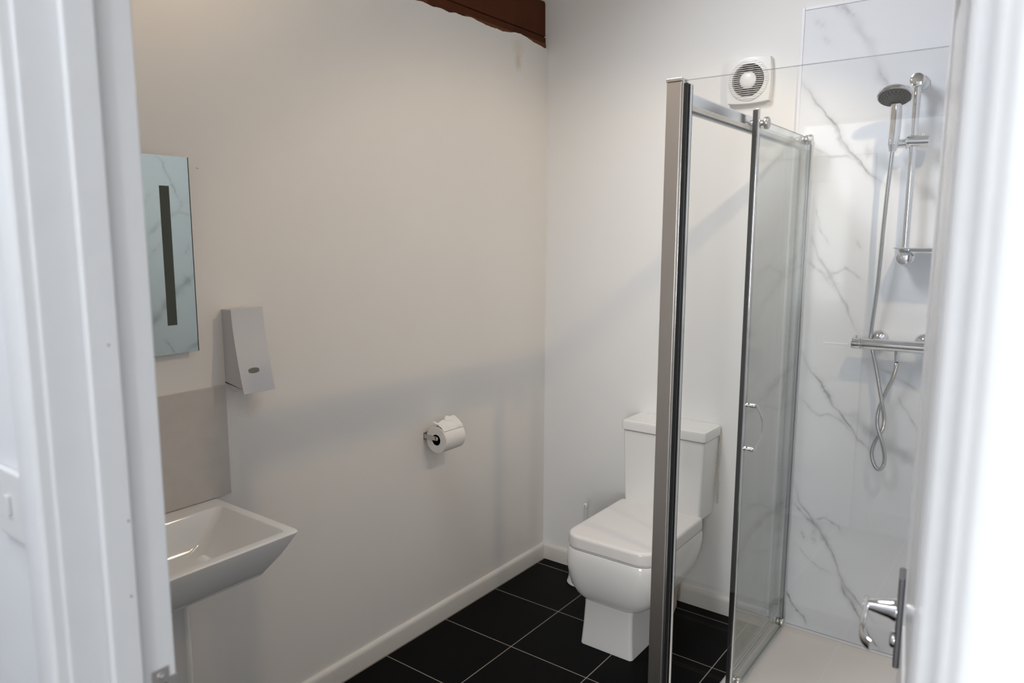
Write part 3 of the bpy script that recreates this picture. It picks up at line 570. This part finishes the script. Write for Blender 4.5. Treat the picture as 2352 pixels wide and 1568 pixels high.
# ================================================================ extractor fan
fx, fy, fz = .919, 0, 2.131
t = thing('extractor_fan', 'square white extractor fan with round slatted grille high on the back wall', 'extractor fan', (fx, 0, fz))
def pill(h, bul, y, n=12):
    out = []
    cs = [(-h, -h), (h, -h), (h, h), (-h, h)]
    for i in range(4):
        a = cs[i]; c = cs[(i+1) % 4]
        for k in range(n):
            s = k/n; px = a[0]+(c[0]-a[0])*s; pz = a[1]+(c[1]-a[1])*s; bb = bul*(1-(2*s-1)**2); nx, nz = (c[1]-a[1]), -(c[0]-a[0]); L = math.hypot(nx, nz)
            out.append((fx+px+nx/L*bb, y, fz+pz+nz/L*bb))
    return out
def circ(r, y, n=48): return [(fx+r*math.cos(2*math.pi*i/n-2.356), y, fz+r*math.sin(2*math.pi*i/n-2.356)) for i in range(n)]
b = B(); b.loft([pill(.078, .006, -.0005), pill(.078, .006, -.022), pill(.0765, .006, -.026), circ(.0755, -.0270), circ(.0735, -.0300), circ(.0605, -.0335), circ(.0600, -.0320), circ(.0600, -.010)], cap1=True); b.make('housing', PLAST, t, smooth=True)
b = B(); b.cyl((fx, -.012, fz), (fx, -.0125, fz), .0598, n=48); o = b.make('duct_opening', DARK, t)
b = B(); b.lathe((fx, -.012, fz), (0, -1, 0), [(.012, 0), (.012, .002), (.008, .004)], n=24)
for k in range(8):
    a = 2*math.pi*k/8; c, s = math.cos(a), math.sin(a); r0_, r1_, w_ = .013, .056, .014
    b.add([(fx+c*r0_-s*(-w_*.5), -.0135, fz+s*r0_+c*(-w_*.5)), (fx+c*r1_-s*(-w_), -.0135, fz+s*r1_+c*(-w_)), (fx+c*r1_-s*w_*.4, -.019, fz+s*r1_+c*w_*.4), (fx+c*r0_-s*w_*.3, -.019, fz+s*r0_+c*w_*.3)], [(0, 1, 2, 3)])
b.make('fan_blades', mat('fan_blade_grey', (.10, .095, .085), .4), t)
b = B()
for k in range(-9, 10):
    z = fz+k*.0073; h = math.sqrt(max(0, .0725**2-(z-fz)**2))
    if h < .02: continue
    v = []
    for i in range(17):
        x = -h+2*h*i/16; rr_ = math.hypot(x, z-fz); yo = -.0305-.0045*max(0, 1-(rr_/.072)**4)-.002
        v += [(fx+x, yo, z-.0008), (fx+x, yo, z+.0008), (fx+x, yo+.0065, z+.0008), (fx+x, yo+.0065, z-.0008)]
    b.add(v, [(i*4+j, i*4+(j+1) % 4, i*4+4+(j+1) % 4, i*4+4+j) for i in range(16) for j in range(4)]+[(0, 1, 2, 3), (64, 65, 66, 67)])
b.make('grille', PLAST, t)
b = B(); b.lathe((fx, -.029, fz), (0, -1, 0), [(.0300, 0), (.0310, .004), (.0290, .0075), (.023, .0105), (.013, .0125), (0, .0132)], n=40); b.make('centre_dome', PLAST, t, smooth=True)

# ================================================================ shower tray and enclosure
b = B(); x0, x1, y0, y1 = 1.098, 1.9585, -1.13, -.0065
b.loft([rrect(x0, x1, y0, y1, 0.0, (.02,)*4, 4), rrect(x0, x1, y0, y1, .037, (.02,)*4, 4), rrect(x0+.004, x1-.002, y0+.004, y1-.002, .0415, (.018,)*4, 4), rrect(x0+.048, x1-.045, y0+.048, y1-.050, .0415, (.03,)*4, 4),
        rrect(x0+.053, x1-.050, y0+.053, y1-.055, .038, (.03,)*4, 4), rrect(x0+.066, x1-.06, y0+.066, y1-.066, .030, (.04,)*4, 4), rrect(x0+.3, x1-.3, y0+.3, y1-.3, .027, (.04,)*4, 4)])
o = b.make('shower_tray', TRAYM, smooth=True); tag(o, 'low white stone-resin shower tray on the floor inside the glass enclosure', 'shower tray')
b = B(); b.cyl((1.75, -.56, .0272), (1.75, -.56, .033), .042); b.make('waste_cover', CHROME, o, smooth=True, bev=.001)
b = B(); b.box(1.154, 1.957, -.022, -.0065, .0418, .0455); b.make('upstand_seal', TRIMW, o, bev=.001)

t = thing('shower_enclosure', 'glass shower enclosure with chrome frame and sliding door slid half open', 'shower enclosure', (1.13, -1.1, .0415))
ZB = .0418
b = B(); b.box(1.099, 1.1385, -1.105, -1.073, ZB, 1.930); b.make('corner_post', SATIN, t, bev=.0025)
b = B(); b.box(1.0980, 1.1400, -1.1065, -1.071, 1.930, 1.938); b.make('post_cap', STEEL, t, bev=.001)
b = B(); b.box(1.1386, 1.1425, -1.101, -1.0935, ZB, 1.934); b.make('glazing_channel', CLEARCH, t, bev=.0008)
b = B(); b.box(1.1427, 1.1520, -1.1005, -1.0935, ZB, 1.925); b.make('gasket', BLACK, t, bev=.0008)
b = B(); b.box(1.1388, 1.1510, -1.0865, -1.064, ZB+.02, 1.925); b.make('magnetic_seal', BLACK, t, bev=.0008)
b = B(); b.box(1.1512, 1.1535, -1.0860, -1.074, ZB+.02, 1.925); b.make('seal_strip', CLEARCH, t)
def pane(name, x0, x1, y0, y1, z0, z1, edge_axis):
    b = B(); b.box(x0, x1, y0, y1, z0, z1); o = b.make(name, GLASS, t, mats=[GEDGE])
    for p in o.data.polygons:
        n = p.normal
        if abs(n[edge_axis]) < .5: p.material_index = 1
    return o
pane('front_pane', 1.1427, 1.9585, -1.093, -1.087, ZB, 1.933, 1)
pane('side_pane', 1.1210, 1.1265, -.500, -.040, ZB+.030, 1.872, 0)
# head rail
b = B(); b.box(1.112, 1.1360, -1.0725, -.0385, 1.876, 1.912); b.make('head_rail', CLEARCH, t, bev=.005)
b = B(); b.box(1.1360, 1.1400, -1.0725, -.0385, 1.868, 1.882); b.box(1.118, 1.1300, -1.0725, -.0385, 1.864, 1.876); b.make('rail_track', CLEARP, t, bev=.002)
b = B(); b.box(1.112, 1.140, -1.0725, -.0385, ZB, ZB+.022); b.make('bottom_rail', CLEARCH, t, bev=.003)
b = B(); b.box(1.117, 1.131, -.505, -.491, ZB+.022, 1.864); b.make('side_stile', CLEARCH, t, bev=.002)
b = B(); b.box(1.1080, 1.1430, -.038, -.0065, ZB, 1.915); wp = b.make('wall_profile', CLEARCH, t, bev=.002)
b = B(); b.box(1.1435, 1.1500, -.036, -.018, ZB, 1.90); b.make('profile_shade_strip', mat('painted_profile_shade', (.07, .085, .075), .3), t, bev=.001)  # dark strip painted in for the shaded right side of the wall profile
b = B(); b.box(1.1400, 1.1520, -.039, -.015, 1.862, 1.918); b.make('end_cap', CHROME, t, bev=.002)
# sliding door
dx = 1.158
b = B(); b.box(dx, dx+.006, -.600, -.045, ZB+.016, 1.900); dp = b.make('sliding_door', GLASS, t, mats=[GEDGE]); dp['label'] = 'sliding glass door leaf'
for p in dp.data.polygons:
    if abs(p.normal.x) < .5: p.material_index = 1
b = B(); b.box(dx-.0065, dx+.0065, -.614, -.6005, ZB+.014, 1.930); b.make('door_stile', CHROME, dp, bev=.003)
b = B(); b.box(dx-.0105, dx+.0010, -.6185, -.6142, ZB+.014, 1.925); b.make('stile_seal', BLACK, dp, bev=.0008)
b = B(); b.box(dx-.003, dx+.009, -.045, -.041, ZB+.016, 1.900); b.make('rear_seal', CLEARP, dp)
b = B(); b.box(dx-.002, dx+.008, -.600, -.045, ZB+.008, ZB+.0158); b.make('bottom_seal', CLEARP, dp)
for y, z, r in ((-.560, 1.893, .018), (-.085, 1.893, .018), (-.085, .085, .015), (-.560, .085, .015)):
    b = B(); b.cyl((1.1412, y, z), (dx+.007, y, z), .007); b.lathe((dx+.0065, y, z), (1, 0, 0), [(r*.93, 0), (r, .0015), (r, .010), (r*.9, .0125), (0, .013)], n=36); b.lathe((1.1405, y, z), (1, 0, 0), [(.010, 0), (.012, .004), (.012, .009), (.009, .012)], n=28)
    b.make('roller', STEEL, dp, smooth=True)
for s in (1, -1):
    b = B(); xs = dx+.006 if s > 0 else dx
    for z in (1.028, .886): b.cyl((xs, -.560, z), (xs+s*.018, -.560, z), .0075)
    pts = [(xs+s*(.018+.016*math.sin(math.pi*k/16)), -.560+.030*math.sin(math.pi*k/16), .880+.154*k/16) for k in range(17)]
    b.tube(pts, .0062, n=14, flat=.55, ref=(0, 1, 0)); b.make('door_handle', CHROME, dp, smooth=True)

# ================================================================ shower riser kit
t = thing('shower_riser_rail', 'vertical chrome riser rail with slider and soap shelf on the marble-effect panel', 'shower rail', (1.49, -.006, 1.48))
WY = -.0062
b = B(); b.cyl((1.49, -.062, 1.475), (1.489, -.062, 2.06), .0118); b.make('rail', CHROME, t, smooth=True)
for z, nm in ((2.058, 'top_bracket'), (1.487, 'bottom_bracket')):
    b = B(); b.lathe((1.4895, WY, z), (0, -1, 0), [(.0255, 0), (.0265, .004), (.024, .008), (.0185, .012), (.0180, .045), (.0225, .055), (.0225, .073), (.0205, .0765), (.010, .079), (0, .0793)], n=40); b.make(nm, CHROME, t, smooth=True)
b = B(); b.cyl((1.472, -.066, 1.868), (1.537, -.066, 1.866), .0195); b.cyl((1.426, -.069, 1.860), (1.4715, -.068, 1.862), .0150); b.cyl((1.469, -.067, 1.863), (1.473, -.067, 1.863), .0205); b.cyl((1.517, -.066, 1.883), (1.517, -.066, 1.8905), .0065); b.make('slider', CHROME, t, smooth=True, bev=.001)
hs = thing('hand_shower', 'chrome hand shower with round grey spray head, upright in the riser rail slider', 'shower head', (1.4365, -.101, 1.853))
h = Vector((1.4360, -.1310, 2.006)); nn = Vector((.06, -.44, -.89)).normalized()
b = B(); b.tube(catmull([(1.4365, -0.102, 1.854), (1.4370, -0.101, 1.88), (1.4378, -0.099, 1.92), (1.4380, -0.099, 1.955), (1.4375, -0.102, 1.985)], 6), .0165, n=22, rf=lambda i, n: .0168+.0016*math.sin(math.pi*i/n)); b.cyl((1.436, -0.101, 1.834), (1.4365, -0.102, 1.855), .011, .0155)
b.make('handle', CHROME, hs, smooth=True)
b = B(); b.lathe(h-nn*.014, nn, [(0, -.006), (.025, -.005), (.043, .0), (.0505, .006), (.0520, .012), (.0520, .0185), (.0500, .0200), (0, .0200)], n=56); sh_ = b.make('head', CHROME, hs, smooth=True)
b = B(); b.lathe(h-nn*.014, nn, [(.0480, .0195), (.0480, .0212), (.02, .0222), (0, .0222)], n=48); o = b.make('spray_plate', GREYP, sh_, smooth=True)
aa = nn.orthogonal().normalized(); bb = nn.cross(aa); b = B()
for r_, n_ in ((.043, 24), (.036, 20), (.029, 16), (.022, 12)):
    for k in range(n_): P = h+nn*.0075+(aa*math.cos(2*math.pi*k/n_+r_*60)+bb*math.sin(2*math.pi*k/n_+r_*60))*r_; b.cyl(P, P+nn*.0022, .0017, .0013, n=8)
o = b.make('nozzles', BLACK, sh_); o['kind'] = 'stuff'
b = B(); b.loft([[(1.461, -.020, z), (1.600, -.020, z), (1.612, -.05, z), (1.612, -.115, z), (1.598, -.130, z), (1.485, -.130, z), (1.461, -.105, z)] for z in (1.5185, 1.5220)])
b.loft([[(1.461+e, -.020-e, z), (1.60-e, -.020-e, z), (1.612-e, -.05, z), (1.612-e, -.115+e, z), (1.598-e, -.130+e, z), (1.485+e, -.130+e, z), (1.461+e, -.105+e, z)] for e, z in ((.004, 1.5185), (.03, 1.509))])
b.cyl((1.4895, -.062, 1.500), (1.4895, -.062, 1.519), .0175)
o = b.make('soap_shelf', CLEARP, t, bev=.001); o['label'] = 'translucent grey soap shelf'

hose = [(1.436, -.101, 1.8335), (1.4325, -.098, 1.78), (1.4240, -.082, 1.62), (1.4140, -.056, 1.40), (1.4010, -.034, 1.24), (1.4010, -.0335, 1.19), (1.4112, -.034, 1.1528), (1.4276, -.042, 1.0959), (1.4427, -.050, 1.0358), (1.456, -.058, .9833), (1.4652, -.052, .9302), (1.4614, -.044, .8857), (1.4418, -.040, .8446), (1.4323, -.044, .7984), (1.4434, -.048, .759), (1.4600, -.050, .7425), (1.4745, -.052, .762), (1.4757, -.054, .7985), (1.4639, -.056, .8484), (1.4467, -.052, .8959), (1.4427, -.044, .9345), (1.4483, -.040, .9744), (1.4607, -.042, 1.015), (1.4814, -.048, 1.0714), (1.4906, -.056, 1.1137), (1.491, -.062, 1.1345)]
hp_ = catmull(hose, 40); L = [0]
for a, c in zip(hp_, hp_[1:]): L.append(L[-1]+(c-a).length)
dense = []; j = 0; st = .0011
for k in range(int(L[-1]/st)):
    s = k*st
    while L[j+1] < s: j += 1
    q = (s-L[j])/(L[j+1]-L[j]+1e-9); dense.append(hp_[j].lerp(hp_[j+1], q))
b = B(); b.tube(dense, .007, n=12, rf=lambda i, n: .0074 if i % 4 < 2 else .0061); o = b.make('shower_hose', mat('ribbed_steel_hose', (.62, .62, .62), .22, 1.0, nscale=50), smooth=True)
tag(o, 'ribbed metal shower hose hanging in a twisted loop below the mixer bar', 'shower hose')

t = thing('shower_mixer', 'chrome thermostatic bar valve on the marble-effect panel below the riser rail', 'shower mixer', (1.49, -.006, 1.187))
b = B(); b.cyl((1.3765, -.062, 1.187), (1.605, -.062, 1.189), .0200, n=48); b.make('mixer_bar', CHROME, t, smooth=True)
for a, c in ((1.3460, 1.3755), (1.6060, 1.6360)):
    b = B(); b.cyl((a, -.062, 1.187 if a < 1.5 else 1.189), (c, -.062, 1.187 if a < 1.5 else 1.189), .0203, n=48); k = b.make('control_knob', CHROME, t, smooth=True, bev=.002)
    if a < 1.5: b = B(); b.cyl((1.3600, -.062, 1.2065), (1.3600, -.062, 1.2125), .0030); b.cyl((1.3600, -.062, 1.2125), (1.3600, -.062, 1.2145), .0042); b.make('stop_button', CHROME, k, smooth=True)
for x in (1.4225, 1.5650):
    b = B(); b.lathe((x, WY, 1.200), (0, -1, 0), [(.0330, 0), (.0335, .004), (.031, .011), (.024, .019), (.015, .024), (.0125, .026), (.0125, .050)], n=40); b.make('wall_flange', CHROME, t, smooth=True)
b = B(); b.cyl((1.491, -.062, 1.172), (1.491, -.062, 1.160), .0105, .0105, n=6); b.cyl((1.491, -.062, 1.160), (1.491, -.062, 1.136), .0085, .0070); b.make('hose_outlet', CHROME, t, smooth=True)
b = B(); b.lathe((.0, -1.7010, 1.7385), (1, 0, 0), [(.004, 0), (.003, .002), (.001, .003)], n=8); o = b.make('wall_plug', TRIMW); tag(o, 'tiny white plaster plug on the wall right of the mirror', 'wall plug')
